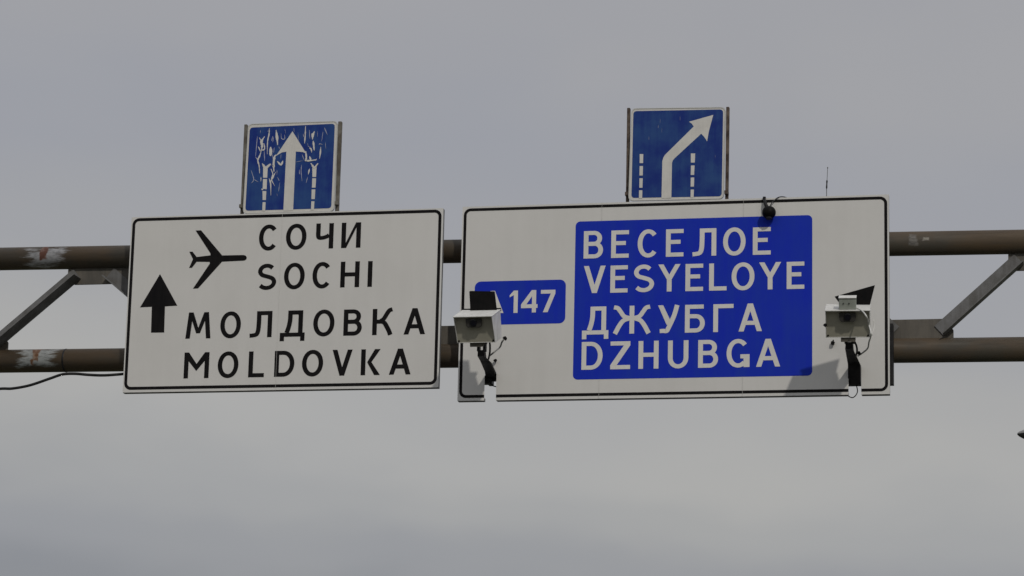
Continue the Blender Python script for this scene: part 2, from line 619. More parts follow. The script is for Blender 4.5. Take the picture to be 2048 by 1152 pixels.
def glyph(ch, w, h, t, th):
    p = Pen(w, h, t, th)
    a = t*0.5
    b = th*0.5
    if ch in 'OО':
        p.path(p.arc(w/2, h/2, w/2-a, h/2-b+.004, 0, 360, 44)[:-1], t, th, True)
    elif ch in 'CС':
        p.path(p.arc(w/2, h/2, w/2-a, h/2-b+.004, 42, 318, 40), t, th)
    elif ch == 'G':
        p.path(p.arc(w/2, h/2, w/2-a, h/2-b+.004, 42, 312, 42), t, th)
        p.bar(w-t*1.25, w, 0.0, h*.46)
        p.bar(w*.60, w-t*1.25, h*.46-th, h*.46)
    elif ch == 'S':
        ro, rl = h*.215, h*.232                                  # upper and lower bowl
        uc, lc = h-b+.003-ro, b-.003+rl
        q = []
        for k in range(8):
            g = math.radians(34+k*(192-34)/7)
            q.append((w*.50+(w*.46-a)*math.cos(g), uc+ro*math.sin(g)))
        q += [(w*.27, h*.575), (w*.52, h*.515), (w*.76, h*.45)]
        for k in range(8):
            g = math.radians(14-k*(14+146)/7)
            q.append((w*.50+(w*.50-a)*math.cos(g), lc+rl*.98*math.sin(g)))
        p.path([(v.x, v.y) for v in spline([(x, y, 0) for x, y in q], 4)], t*.97, th)
    elif ch in 'BВ':
        p.bar(0, t, 0, h)
        m = h*.53
        r = (h-m)/2
        tp = [(t, h-b), (w*.55, h-b)] + p.arc(w*.55, (h+m)/2, w*.93-a-w*.55, (h-m)/2-b+.0, 85, -85, 16) + [(w*.55, m), (t, m)]
        tp = [(t, h-b), (w*.50, h-b)] + p.arc(w*.52, (h-b+m)/2, w*.94-a-w*.52, (h-b-m)/2, 84, -84, 16) + [(w*.50, m), (t, m)]
        p.path(tp, t, th)
        bp = [(t, m-.001), (w*.54, m-.001)] + p.arc(w*.55, (m+b)/2, w-a-w*.55, (m-b)/2, 84, -84, 18) + [(w*.53, b), (t, b)]
        p.path(bp, t, th)
    elif ch == 'D':
        p.bar(0, t, 0, h)
        p.path([(t, h-b), (w*.42, h-b)] + p.arc(w*.44, h/2, w-a-w*.44, h/2-b, 86, -86, 26) + [(w*.42, b), (t, b)], t, th)
    elif ch in 'EЕ':
        p.bar(0, t, 0, h)
        p.bar(t, w, h-th, h)
        p.bar(t, w, 0, th)
        p.bar(t, w*.83, h*.535-b, h*.535+b)
    elif ch == 'Г':
        p.bar(0, t, 0, h)
        p.bar(t, w, h-th, h)
    elif ch == 'Б':
        p.bar(0, t, 0, h)
        p.bar(t, w*.94, h-th, h)
        m = h*.585
        p.path([(t, m), (w*.52, m)] + p.arc(w*.54, (m+b)/2, w-a-w*.54, (m-b)/2, 84, -84, 18) + [(w*.52, b), (t, b)], t, th)
    elif ch == 'L':
        p.bar(0, t, 0, h)
        p.bar(t, w, 0, th)
    elif ch == 'H':
        p.bar(0, t, 0, h)
        p.bar(w-t, w, 0, h)
        p.bar(t, w-t, h*.5-b, h*.5+b)
    elif ch == 'I':
        p.bar(0, t, 0, h)
    elif ch == 'И':
        p.bar(0, t, 0, h)
        p.bar(w-t, w, 0, h)
        p.poly((t, 0), (t+t*.12, 0), (w-t, h-t*1.1), (w-t, h), (w-t*1.12, h), (t, t*1.1))
    elif ch == 'Ч':
        p.bar(w-t, w, 0, h)
        p.path([(v.x, v.y) for v in spline([(a, h, 0), (a, h*.72, 0), (a, h*.55, 0), (w*.18, h*.44, 0), (w*.38, h*.43, 0), (w*.62, h*.475, 0), (w-t, h*.53, 0)], 6)], t, th*.95)
    elif ch in 'AА':
        k = t*1.06
        p.diag(0, 0, w/2-k/2-.001, h, k)
        p.diag(w-k, 0, w/2-k/2+.001, h, k)
        f0 = .23
        u0 = (w/2-k/2)*f0+k*.8
        p.bar(u0, w-u0, h*f0, h*f0+th)
    elif ch == 'V':
        k = t*1.06
        p.diag(w/2-k/2+.001, 0, 0, h, k)
        p.diag(w/2-k/2-.001, 0, w-k, h, k)
    elif ch == 'Y':
        k = t*1.1
        p.bar(w/2-a, w/2+a, 0, h*.44)
        p.poly((w/2-a, h*.44), (w/2-a, h*.38), (w/2+a*.6, h*.40), (w/2+a*.25, h*.58), (k, h), (0, h))
        p.poly((w/2+a, h*.44), (w/2+a, h*.38), (w/2-a*.6, h*.40), (w/2-a*.25, h*.58), (w-k, h), (w, h))
    elif ch == 'У':
        k = t*1.08
        p.poly((w*.40, h*.30), (w*.62, h*.30), (w*.57, h*.46), (k, h), (0, h))
        q = spline([(w-k/2, h, 0), (w*.74, h*.62, 0), (w*.50, h*.20, 0), (w*.40, h*.075, 0), (w*.26, b+.002, 0), (w*.09, h*.075, 0)], 6)
        p.path([(v.x, v.y) for v in q], t*.98, th)
    elif ch == 'M':
        p.bar(0, t, 0, h)
        p.bar(w-t, w, 0, h)
        p.poly((t, h), (t, h-t*1.9), (w/2, h*.28), (w/2, h*.28+t*1.55))
        p.poly((w-t, h), (w-t, h-t*1.9), (w/2, h*.28), (w/2, h*.28+t*1.55))
    elif ch == 'М':
        s_ = w*.10
        p.diag(0, 0, s_, h, t)
        p.diag(w-t, 0, w-t-s_, h, t)
        p.poly((s_+t*.1, h), (s_+t*1.05, h), (w/2+t*.42, h*.20), (w/2-t*.42, h*.20))
        p.poly((w-s_-t*.1, h), (w-s_-t*1.05, h), (w/2-t*.42, h*.20), (w/2+t*.42, h*.20))
    elif ch == 'K':
        p.bar(0, t, 0, h)
        p.poly((t*1.35, h*.50), (w-t*1.25, h), (w, h), (t*1.35+t*.95, h*.5))
        p.poly((t*1.35, h*.50), (t*1.35+t*.95, h*.50), (w, 0), (w-t*1.25, 0))
    elif ch == 'К':
        p.bar(0, t, 0, h)
        p.bar(t, w*.50, h*.51-b, h*.51+b)
        q = spline([(w*.40, h*.53, 0), (w*.56, h*.62, 0), (w*.70, h*.80, 0), (w*.82, h*.93, 0), (w*.97, h*.975, 0)], 6)
        p.path([(v.x, v.y) for v in q], t*.98, th)
        q = spline([(w*.40, h*.52, 0), (w*.58, h*.47, 0), (w*.72, h*.31, 0), (w*.84, h*.13, 0), (w*.90, 0, 0)], 6)
        p.path([(v.x, v.y) for v in q], t*1.0, th)
    elif ch == 'Ж':
        c = w/2
        p.bar(c-a, c+a, 0, h)
        for sg in (1, -1):
            q = spline([(c+sg*w*.06, h*.555, 0), (c+sg*w*.20, h*.62, 0), (c+sg*w*.29, h*.78, 0), (c+sg*w*.37, h*.92, 0), (c+sg*w*.47, h*.955, 0)], 6)
            p.path([(v.x, v.y) for v in q], t*.95, th)
            q = spline([(c+sg*w*.06, h*.55, 0), (c+sg*w*.22, h*.47, 0), (c+sg*w*.33, h*.28, 0), (c+sg*w*.40, h*.10, 0), (c+sg*w*.44, 0, 0)], 6)
            p.path([(v.x, v.y) for v in q], t, th)
    elif ch == 'Л':
        p.bar(w-t, w, 0, h)
        p.bar(w*.30, w-t, h-th, h)
        q = spline([(w*.30+a, h-th*.5, 0), (w*.30+a, h*.62, 0), (w*.28+a, h*.28, 0), (w*.24+a*.7, h*.12, 0), (w*.15, b+.001, 0), (0.0, b-.002, 0)], 6)
        p.path([(v.x, v.y) for v in q], t, th)
    elif ch == 'Д':
        f = h*.165                                              # feet reach below the baseline
        p.bar(0, w, 0, th)
        p.bar(0, t*.95, -f, 0)
        p.bar(w-t*.95, w, -f, 0)
        p.bar(w*.73, w*.73+t, th, h)
        p.bar(w*.31, w*.73, h-th, h)
        q = spline([(w*.31+a, h-th, 0), (w*.30+a, h*.60, 0), (w*.25+a, h*.35, 0), (w*.18+a, th, 0)], 6)
        p.path([(v.x, v.y) for v in q], t, t)
    elif ch == 'Z':
        p.bar(0, w, h-th, h)
        p.bar(0, w, 0, th)
        p.poly((0, th), (t*1.35, th), (w, h-th), (w-t*1.35, h-th))
    elif ch == 'U':
        p.path([(a, h)] + p.arc(w/2, w/2+.004, w/2-a, w/2-b+.006, 180, 360, 24) + [(w-a, h)], t, th)
    elif ch == '1':
        p.bar(w-t, w, 0, h)
        p.poly((w-t, h), (w-t*.35, h), (w-t, h-t*1.1), (0, h*.70), (0, h*.795))
    elif ch == '4':
        p.bar(w*.66, w*.66+t, 0, h)
        p.bar(0, w, h*.20, h*.20+th)
        p.poly((0, h*.20+th), (t*1.3, h*.20+th), (w*.66+t*.5, h*.86), (w*.66+t*.5, h), (w*.66-t*.1, h))
    elif ch == '7':
        p.bar(0, w, h-th, h)
        p.poly((w*.16, 0), (w*.16+t*1.15, 0), (w, h-th), (w-t*1.1, h-th))
    return p.polys


def word(name, parent, mat, chars, base, hpx, t, th, Y, label=None, hs=None):
    """chars = [(character, left px, right px)], base = ((x, y), (x, y)) baseline in the photo"""
    mb = MB()
    (xa, ya), (xb, yb) = base
    for ch, x0, x1 in chars:
        by = ya + (yb-ya)*((x0+x1)/2-xa)/(xb-xa)
        p0 = P(x0, by, Y)
        p1 = P(x1, by, Y)
        h = (P(x0, by-hpx, Y)-p0).z
        wd = p1.x-p0.x
        if ch == 'I':
            wd = t
        for i, grp in enumerate(glyph(ch, wd, h, t, th)):
            y = Y-0.0003*i
            for pts, side in grp:
                q = [Vector((p0.x+u, y, p0.z+v)) for u, v in pts]
                if side:
                    mb.prism(q, y, 0.0008, False)
                else:
                    mb.add(q, [[0, 1, 2, 3]])
    return mb.build(name, mat, parent, label)


def flat(name, parent, mat, pts, Y, label=None, t=0.0012):
    mb = MB()
    mb.prism([P(x, y, Y) for x, y in pts], Y, t, False)
    return mb.build(name, mat, parent, label)


def ring(x0, x1, z0, z1, r, wd, Y):
    """a border band with rounded corners"""
    o = rrect(x0, x1, z0, z1, r)
    i = rrect(x0+wd, x1-wd, z0+wd, z1-wd, max(r-wd, .005))
    n = len(o)
    mb = MB()
    mb.add([Vector((p.x, Y, p.z)) for p in o+i], [[k, (k+1) % n, (k+1) % n+n, k+n] for k in range(n)])
    return mb


# ------------------------------------------------------------------ white board with black lettering
BT = 0.075
A0, A1, AT, AB = -10.646, -7.162, 9.367, 7.424
sa = thing('road_sign', ((A0+A1)/2, 0, AB), 'white board with black aeroplane, upward arrow and the words SOCHI and MOLDOVKA', 'road sign', 'big white boards on the gantry')
mb = MB()
mb.prism(rrect(A0, A1, AB, AT, 0.012, 4), 0.0, 0.004)
mb.build('panel', M['board_white'], sa)
mb = MB()
for (x0, x1, z0, z1) in ((A0+.003, A1-.003, AB-.003, AB+.03), (A0+.003, A1-.003, AT-.03, AT-.002), (A0+.003, A0+.03, AB+.031, AT-.031), (A1-.03, A1-.003, AB+.031, AT-.031)):
    mb.box((x0, 0.0045, z0), (x1, BT, z1))
mb.build('rear_frame', M['edge_metal'], sa)
ring(A0+.014, A1-.018, AB+.028, AT-.014, 0.075, 0.033, -0.0016).build('border', M['black_film'], sa)
flat('arrow', sa, M['black_film'], [(320, 548), (354.6, 611.3), (330, 612.8), (328.3, 665), (302, 665.3), (303.6, 613.6), (280, 614.8)], -0.0016, 'black upward arrow')
pz = [(1298, 592), (1294, 578), (1282, 567), (1265, 563), (1045, 567), (1030, 548), (830, 310), (774, 312), (925, 545), (927, 566), (785, 583), (742, 528), (710, 530), (747, 605),
      (707, 696), (737, 694), (785, 632), (918, 634), (920, 650), (746, 908), (800, 905), (1045, 632), (1265, 621), (1282, 617), (1294, 606)]
flat('aeroplane_symbol', sa, M['black_film'], [(240+x/5.12, 400+y/5.12) for x, y in pz], -0.0016, 'black aeroplane symbol')
K = M['black_film']
TB, TBH = 0.0500, 0.0440
word('lettering', sa, K, [('С', 517, 556), ('О', 571, 612), ('Ч', 631, 666), ('И', 682, 720.7)], ((517, 501.5), (720, 495.6)), 50.6, TB, TBH, -0.0016, 'black word СОЧИ')
word('lettering', sa, K, [('S', 513, 551.8), ('O', 567, 608.4), ('C', 624, 663), ('H', 680, 718), ('I', 734.6, 744.5)], ((512, 580.6), (744, 573.6)), 51.5, TB, TBH, -0.0016, 'black word SOCHI')
word('lettering', sa, K, [('М', 370.5, 420.7), ('О', 439.5, 480.6), ('Л', 499, 543), ('Д', 559.5, 609), ('О', 625.5, 668), ('В', 686.3, 723), ('К', 744, 784.5), ('А', 807, 850)],
     ((370, 678), (850, 668.6)), 52.3, TB, TBH, -0.0016, 'black word МОЛДОВКА')
word('lettering', sa, K, [('M', 366.8, 416.8), ('O', 434.3, 475.7), ('L', 496, 527.5), ('D', 547.8, 587.7), ('O', 603, 645.3), ('V', 663.5, 703.6), ('K', 721, 759.7), ('A', 777.5, 821)],
     ((366, 757.4), (821, 749)), 51.8, TB, TBH, -0.0016, 'black word MOLDOVKA')
mb = MB()
xs = P(558, 600, 0).x
mb.box((xs-.0009, -0.0034, AB+.001), (xs+.0009, -0.0026, AT-.001))
mb.build('panel_seam', M['board_white'], sa)

# ------------------------------------------------------------------ white board with the blue field
B0, B1, BTp, BBt = -6.953, -2.438, 9.375, 7.275
sb = thing('road_sign', ((B0+B1)/2, 0, BBt), 'white board with blue field reading VESYELOYE and DZHUBGA, two slots cut in its bottom edge', 'road sign', 'big white boards on the gantry')
NA0, NA1, NAT = P(969.5, 750, 0).x, P(993, 750, 0).x, P(980, 744, 0).z
NB0, NB1, NBT = P(1697, 750, 0).x, P(1722.5, 750, 0).x, P(1710, 734, 0).z
mb = MB()
out_b = [(B0, BTp), (B0, BBt), (NA0, BBt), (NA0, NAT), (NA1, NAT), (NA1, BBt), (NB0, BBt), (NB0, NBT), (NB1, NBT), (NB1, BBt), (B1, BBt), (B1, BTp)]
mb.prism([Vector((x, 0, z)) for x, z in out_b], 0.0, 0.004)
mb.build('panel', M['board_white'], sb)
mb = MB()
for (x0, x1, z0, z1) in ((B0+.003, NA0-.003, BBt-.003, BBt+.03), (NA1+.003, NB0-.003, BBt-.003, BBt+.03), (NB1+.003, B1-.003, BBt-.003, BBt+.03),
                         (B0+.003, B1-.003, BTp-.03, BTp-.002), (B0+.003, B0+.03, BBt+.031, BTp-.031), (B1-.03, B1-.003, BBt+.031, BTp-.031)):
    mb.box((x0, 0.0045, z0), (x1, BT, z1))
mb.build('rear_frame', M['edge_metal'], sb)
# border: drawn as bands so the slots interrupt it
b0, b1, bz0, bz1, bw, br = B0+.016, B1-.017, BBt+.030, BTp-.020, 0.031, 0.075
o = rrect(b0, b1, bz0, bz1, br)
i_ = rrect(b0+bw, b1-bw, bz0+bw, bz1-bw, br-bw)
n = len(o)
q9 = 9
mb = MB()
Yb = -0.0016
vv = [Vector((p.x, Yb, p.z)) for p in o+i_]
mb.add(vv, [[k, (k+1) % n, (k+1) % n+n, k+n] for k in range(n) if k != 3*q9-1])
ka = 3*q9-1
xl, xr = o[ka].x, o[(ka+1) % n].x
for xa, xb in ((xl, NA0), (NA1, NB0), (NB1, xr)):
    mb.add([Vector((xa, Yb, bz0)), Vector((xb, Yb, bz0)), Vector((xb, Yb, bz0+bw)), Vector((xa, Yb, bz0+bw))], [[0, 1, 2, 3]])
mb.build('border', M['black_film'], sb)
mb = MB()
F0, F1, FT, FB = -5.725, -3.2295, 9.178, 7.4805
mb.prism(rrect(F0, F1, FB, FT, 0.05), -0.0016, 0.0012, False)
bf = mb.build('blue_field', M['blue_film'], sb)
p0 = P(950, 563, 0)
p1 = P(1130.3, 646.5, 0)
mb = MB()
mb.prism(rrect(p0.x, p1.x, p1.z, P(1131, 559, 0).z, 0.065), -0.0016, 0.0012, False)
rf_ = mb.build('blue_route_panel', M['blue_film'], sb)
Wt = M['letter_white']
TW, TWH = 0.050, 0.0435
YL = -0.0032
word('lettering', bf, Wt, [('В', 1167, 1205.8), ('Е', 1222, 1257.3), ('С', 1275, 1317.5), ('Е', 1331.6, 1366.8), ('Л', 1385, 1432.4), ('О', 1446, 1491), ('Е', 1505.5, 1541.4)],
     ((1167, 517.6), (1541, 509.4)), 54.8, TW, TWH, YL, 'white word ВЕСЕЛОЕ')
word('lettering', bf, Wt, [('V', 1167, 1210.5), ('E', 1220.3, 1255), ('S', 1265.8, 1308), ('Y', 1316, 1360.5), ('E', 1370.6, 1406), ('L', 1418, 1453), ('O', 1463, 1508.8), ('Y', 1518, 1562.3), ('E', 1573.3, 1608.6)],
     ((1167, 587), (1608, 577.8)), 54.3, TW, TWH, YL, 'white word VESYELOYE')
word('lettering', bf, Wt, [('Д', 1163.8, 1216.7), ('Ж', 1225, 1301.8), ('У', 1315.5, 1359), ('Б', 1369.6, 1409.4), ('Г', 1426.3, 1466.8), ('А', 1477, 1523.8)],
     ((1163, 670), (1524, 662.6)), 55.6, TW, TWH, YL, 'white word ДЖУБГА')
word('lettering', bf, Wt, [('D', 1162.6, 1204.7), ('Z', 1220.3, 1260), ('H', 1276.5, 1316.8), ('U', 1335.5, 1376.5), ('B', 1396, 1436), ('G', 1453, 1499), ('A', 1512, 1560.3)],
     ((1162, 740), (1560, 733.3)), 55.6, TW, TWH, YL, 'white word DZHUBGA')
word('lettering', rf_, Wt, [('А', 962, 1006.8), ('1', 1018.6, 1035.0), ('4', 1041.7, 1074.7), ('7', 1081, 1110)], ((1018, 626.2), (1110, 624.3)), 44.6, 0.044, 0.040, YL, 'white route number А 147')
for px in (1198, 1485):
    mb = MB()
    xs = P(px, 780, 0).x
    mb.box((xs-.0012, -0.0054, BBt+.001), (xs+.0012, -0.0046, FB-.0005))
    mb.build('panel_seam', M['seam_grey'], sb)
    mb = MB()
    mb.box((xs-.0009, -0.0054, FT+.0005), (xs+.0009, -0.0046, BTp-.001))
    mb.build('panel_seam', M['seam_grey'], sb)

# ------------------------------------------------------------------ small blue lane signs
YS = 0.004


def quad_round(c, r, Y, n=6):
    """rounded outline through four pixel corners (clockwise from top left)"""
    q = [P(x, y, Y) for x, y in c]
    o = []
    for i in range(4):
        a, b, d = q[i-1], q[i], q[(i+1) % 4]
        u = (a-b).normalized()*r
        v = (d-b).normalized()*r
        for k in range(n+1):
            t = k/n
            o.append(b + u*(1-t)**2 + v*t**2)
    return o


def lane_sign(label, plate, field, posts, marks, pm, rusty):
    bx = (P(*plate[3], YS)+P(*plate[2], YS))/2
    r = thing('lane_sign', bx, label, 'lane sign', 'blue lane signs above the boards')
    mb = MB()
    mb.prism(quad_round(plate, 0.055, YS), YS, 0.003)
    mb.build('plate', M['lane_white'], r)
    mb = MB()
    o = quad_round(plate, 0.055, YS)
    c = sum(o, Vector())/len(o)
    i2 = [c+(p-c)*0.985 for p in o]
    nn = len(o)
    vs = [Vector((p.x, YS-.004, p.z)) for p in o]+[Vector((p.x, YS-.004, p.z)) for p in i2]+[Vector((p.x, YS+.02, p.z)) for p in o]+[Vector((p.x, YS-.0005, p.z)) for p in i2]
    fs = []
    for k in range(nn):
        j = (k+1) % nn
        fs += [[k, j, j+nn, k+nn], [k+2*nn, j+2*nn, j, k], [k+nn, j+nn, j+3*nn, k+3*nn]]
    mb.add(vs, fs)
    mb.build('rim', M['seam_metal'], r)
    mb = MB()
    mb.prism(quad_round(field, 0.038, YS-.0016), YS-.0016, 0.0012, False)
    fd = mb.build('blue_field', M['lane_blue'], r)
    for nm, polys, lb in marks:
        mb = MB()
        for k, pl in enumerate(polys):
            y = YS-.0032-.00008*k
            mb.prism([P(x, yy, y) for x, yy in pl], y, 0.0006, False)
        mb.build(nm, M[{'scratches': 'scratch', 'fine_cracks': 'crack_pale'}.get(nm, 'lane_white')], fd, lb)
    for (xa, ya, xb, yb, wpx) in posts:
        mb = MB()
        a, b = P(xa, ya, YS+.03), P(xb, yb, YS+.03)
        d = (b-a)
        b2 = b + d.normalized()*0.45
        hw = wpx*0.00264
        mb.hexa([a+Vector((-hw, -.02, 0)), a+Vector((hw, -.02, 0)), a+Vector((hw, .03, 0)), a+Vector((-hw, .03, 0))],
                [b2+Vector((-hw, .045, 0)), b2+Vector((hw, .045, 0)), b2+Vector((hw, .085, 0)), b2+Vector((-hw, .085, 0))])
        po = mb.build('post', pm, r, bevel=0.004)
        # lower clamp
        mb = MB()
        cpt = a + d*0.93
        mb.box((cpt.x-hw*1.15, cpt.y-.024, cpt.z-.018), (cpt.x+hw*1.15, cpt.y+.055, cpt.z+.018))
        mb.build('clamp', rusty, po)
    return r


def z7(pts):
    return [(460+x/5.484, 230+y/5.484) for x, y in pts]


def z8(pts):
    return [(1230+x/5.484, 200+y/5.484) for x, y in pts]


def ribbon(pts, w0, taper=True):
    """a crack: a thin pointed sliver along pts"""
    pts = [Vector((x, y, 0)) for x, y in pts]
    pts = spline(pts, 4) if len(pts) > 2 else [pts[0], (pts[0]*2+pts[1])/3, (pts[0]+pts[1]*2)/3, pts[1]]
    n = len(pts)
    L, R = [], []
    for i, p in enumerate(pts):
        d = (pts[min(i+1, n-1)]-pts[max(i-1, 0)]).normalized()
        k = i/(n-1)
        ww = w0*0.5*(0.20+0.90*math.sin(math.pi*min(max(k, .03), .97))**.8)*random.uniform(.65, 1.3)*(1.15 if w0 > 10 else .9)
        nn = Vector((-d.y, d.x, 0))
        L.append(p+nn*ww)
        R.append(p-nn*ww)
    return [(v.x, v.y) for v in L+R[::-1]]


cracks = [([(432, 145), (428, 210), (412, 290), (408, 430)], 13), ([(300, 235), (290, 350), (280, 460)], 9), ([(380, 235), (345, 290), (352, 330), (345, 390)], 22),
          ([(320, 245), (345, 290)], 10), ([(372, 310), (378, 375), (340, 385)], 14), ([(310, 345), (335, 400)], 12), ([(345, 390), (325, 450), (305, 495), (320, 560), (325, 640)], 13),
          ([(280, 460), (305, 495)], 8), ([(375, 390), (380, 505)], 9), ([(445, 350), (447, 400), (443, 450)], 27), ([(485, 355), (478, 415)], 9), ([(470, 230), (455, 285)], 8),
          ([(505, 165), (515, 240), (522, 330)], 19), ([(478, 240), (468, 300)], 7), ([(560, 200), (565, 258), (600, 262), (598, 215)], 7), ([(535, 345), (545, 375)], 8),
          ([(512, 436), (488, 458), (478, 540), (482, 622)], 22), ([(455, 545), (478, 562)], 9), ([(465, 430), (470, 475)], 6), ([(518, 508), (560, 545), (580, 500)], 17),
          ([(352, 530), (372, 560), (388, 590)], 20), ([(448, 535), (412, 566), (392, 590)], 20), ([(448, 590), (470, 650), (455, 705), (490, 778)], 12), ([(500, 625), (472, 680), (448, 730)], 12),
          ([(428, 695), (445, 750), (448, 882)], 12), ([(232, 608), (260, 705), (234, 748)], 8), ([(260, 705), (312, 736)], 7), ([(340, 680), (338, 730)], 10), ([(515, 600), (515, 660)], 6),
          ([(520, 680), (540, 722)], 8), ([(546, 740), (532, 840)], 6), ([(828, 120), (825, 220), (818, 312)], 12), ([(870, 165), (876, 262)], 9), ([(928, 178), (908, 220), (905, 268)], 20),
          ([(893, 205), (908, 228)], 10), ([(912, 283), (918, 330), (923, 388)], 21), ([(1020, 185), (1005, 290)], 8), ([(1035, 138), (1068, 218)], 9), ([(996, 350), (990, 420), (982, 482)], 11),
          ([(868, 358), (890, 375), (896, 412)], 12), ([(830, 395), (837, 470), (824, 506)], 16), ([(826, 503), (880, 500), (950, 490)], 14), ([(872, 452), (888, 498)], 14), ([(952, 478), (935, 502)], 9),
          ([(790, 430), (815, 500)], 8), ([(722, 516), (800, 500)], 5), ([(886, 528), (905, 555), (920, 585)], 16), ([(966, 530), (945, 556), (925, 585)], 16), ([(760, 600), (762, 652)], 8),
          ([(785, 545), (780, 620), (790, 725)], 9), ([(872, 588), (858, 652)], 12), ([(852, 680), (834, 748)], 8), ([(803, 205), (808, 242)], 8), ([(345, 810), (362, 822)], 12), ([(405, 805), (390, 822)], 8),
          ([(850, 310), (860, 345), (885, 350)], 6), ([(975, 330), (985, 315), (1015, 325)], 7), ([(420, 160), (414, 185)], 6), ([(335, 165), (332, 200)], 5), ([(700, 140), (704, 190)], 4),
          ([(745, 190), (752, 280)], 4), ([(960, 180), (958, 240)], 4), ([(1045, 300), (1052, 370)], 5), ([(560, 430), (556, 480)], 6), ([(515, 860), (518, 890)], 4), ([(600, 150), (612, 205)], 4)]
arrowA = [z7([(685, 178), (838, 424), (800, 407), (722, 400), (692, 1048), (585, 1052), (618, 402), (570, 410), (505, 448)])]
dashA = [z7(q) for q in ([(364, 562), (414, 562), (408, 688), (362, 688)], [(362, 702), (406, 702), (402, 812), (358, 812)], [(356, 834), (398, 834), (394, 932), (358, 932)], [(358, 956), (390, 956), (386, 1052), (353, 1052)],
                         [(902, 562), (950, 562), (944, 680), (904, 680)], [(902, 694), (944, 694), (938, 796), (898, 796)], [(896, 816), (936, 816), (930, 922), (893, 922)], [(892, 946), (926, 946), (920, 1042), (888, 1042)])]
lane_sign('blue lane sign with straight white arrow and a badly cracked, peeling face', z7([(200, 98), (1184, 66), (1143, 1057), (140, 1084)]), z7([(218, 138), (1150, 95), (1110, 1022), (168, 1050)]),
          [(492.3, 249.5, 481.8, 425, 6.0), (680.6, 243.5, 672.0, 419, 7.0)],
          [('arrow', arrowA, 'white straight arrow'), ('dashed_line', dashA[:4], None), ('dashed_line', dashA[4:], None), ('cracks', [z7(ribbon(p, w_)) for p, w_ in cracks if w_ > 9], None), ('fine_cracks', [z7(ribbon(p, w_)) for p, w_ in cracks if w_ <= 9], None)], M['post_metal'], M['post_metal'])
arrowB = [z8([(510, 1078), (618, 1075), (625, 690), (634, 662), (652, 640), (945, 370), (968, 392), (990, 420), (1010, 455), (1030, 340), (1078, 163), (812, 238), (840, 258), (864, 290), (562, 588), (545, 606), (530, 632), (519, 670)])]
dashB = [z8(q) for q in ([(271, 593), (310, 593), (308, 692), (270, 692)], [(270, 724), (307, 724), (304, 828), (268, 828)], [(268, 858), (304, 858), (301, 962), (266, 962)], [(264, 990), (300, 990), (298, 1080), (262, 1080)],
                         [(832, 586), (880, 586), (875, 686), (832, 686)], [(833, 718), (873, 718), (868, 822), (830, 822)], [(831, 850), (869, 850), (866, 950), (829, 950)], [(830, 982), (866, 982), (862, 1072), (828, 1072)])]
scrB = [z8(ribbon(p, w_)) for p, w_ in [([(476, 272), (474, 308)], 9), ([(498, 205), (494, 255)], 3.5), ([(515, 310), (512, 360)], 3.5), ([(372, 400), (372, 438)], 7), ([(714, 175), (714, 230)], 3.5), ([(1100, 600), (1098, 640)], 3)]]
lane_sign('blue lane sign with white arrow bending to the upper right between rusty posts', z8([(180, 92), (1214, 78), (1192, 1085), (146, 1108)]), z8([(202, 122), (1186, 103), (1170, 1056), (180, 1074)]),
          [(1257.6, 216.5, 1253.6, 401, 6.0), (1455.8, 214.5, 1452.5, 398, 6.0)],
          [('arrow', arrowB, 'white bent arrow'), ('dashed_line', dashB[:4], None), ('dashed_line', dashB[4:], None), ('scratches', scrB, None)], M['rusty_post'], M['rusty_post'])


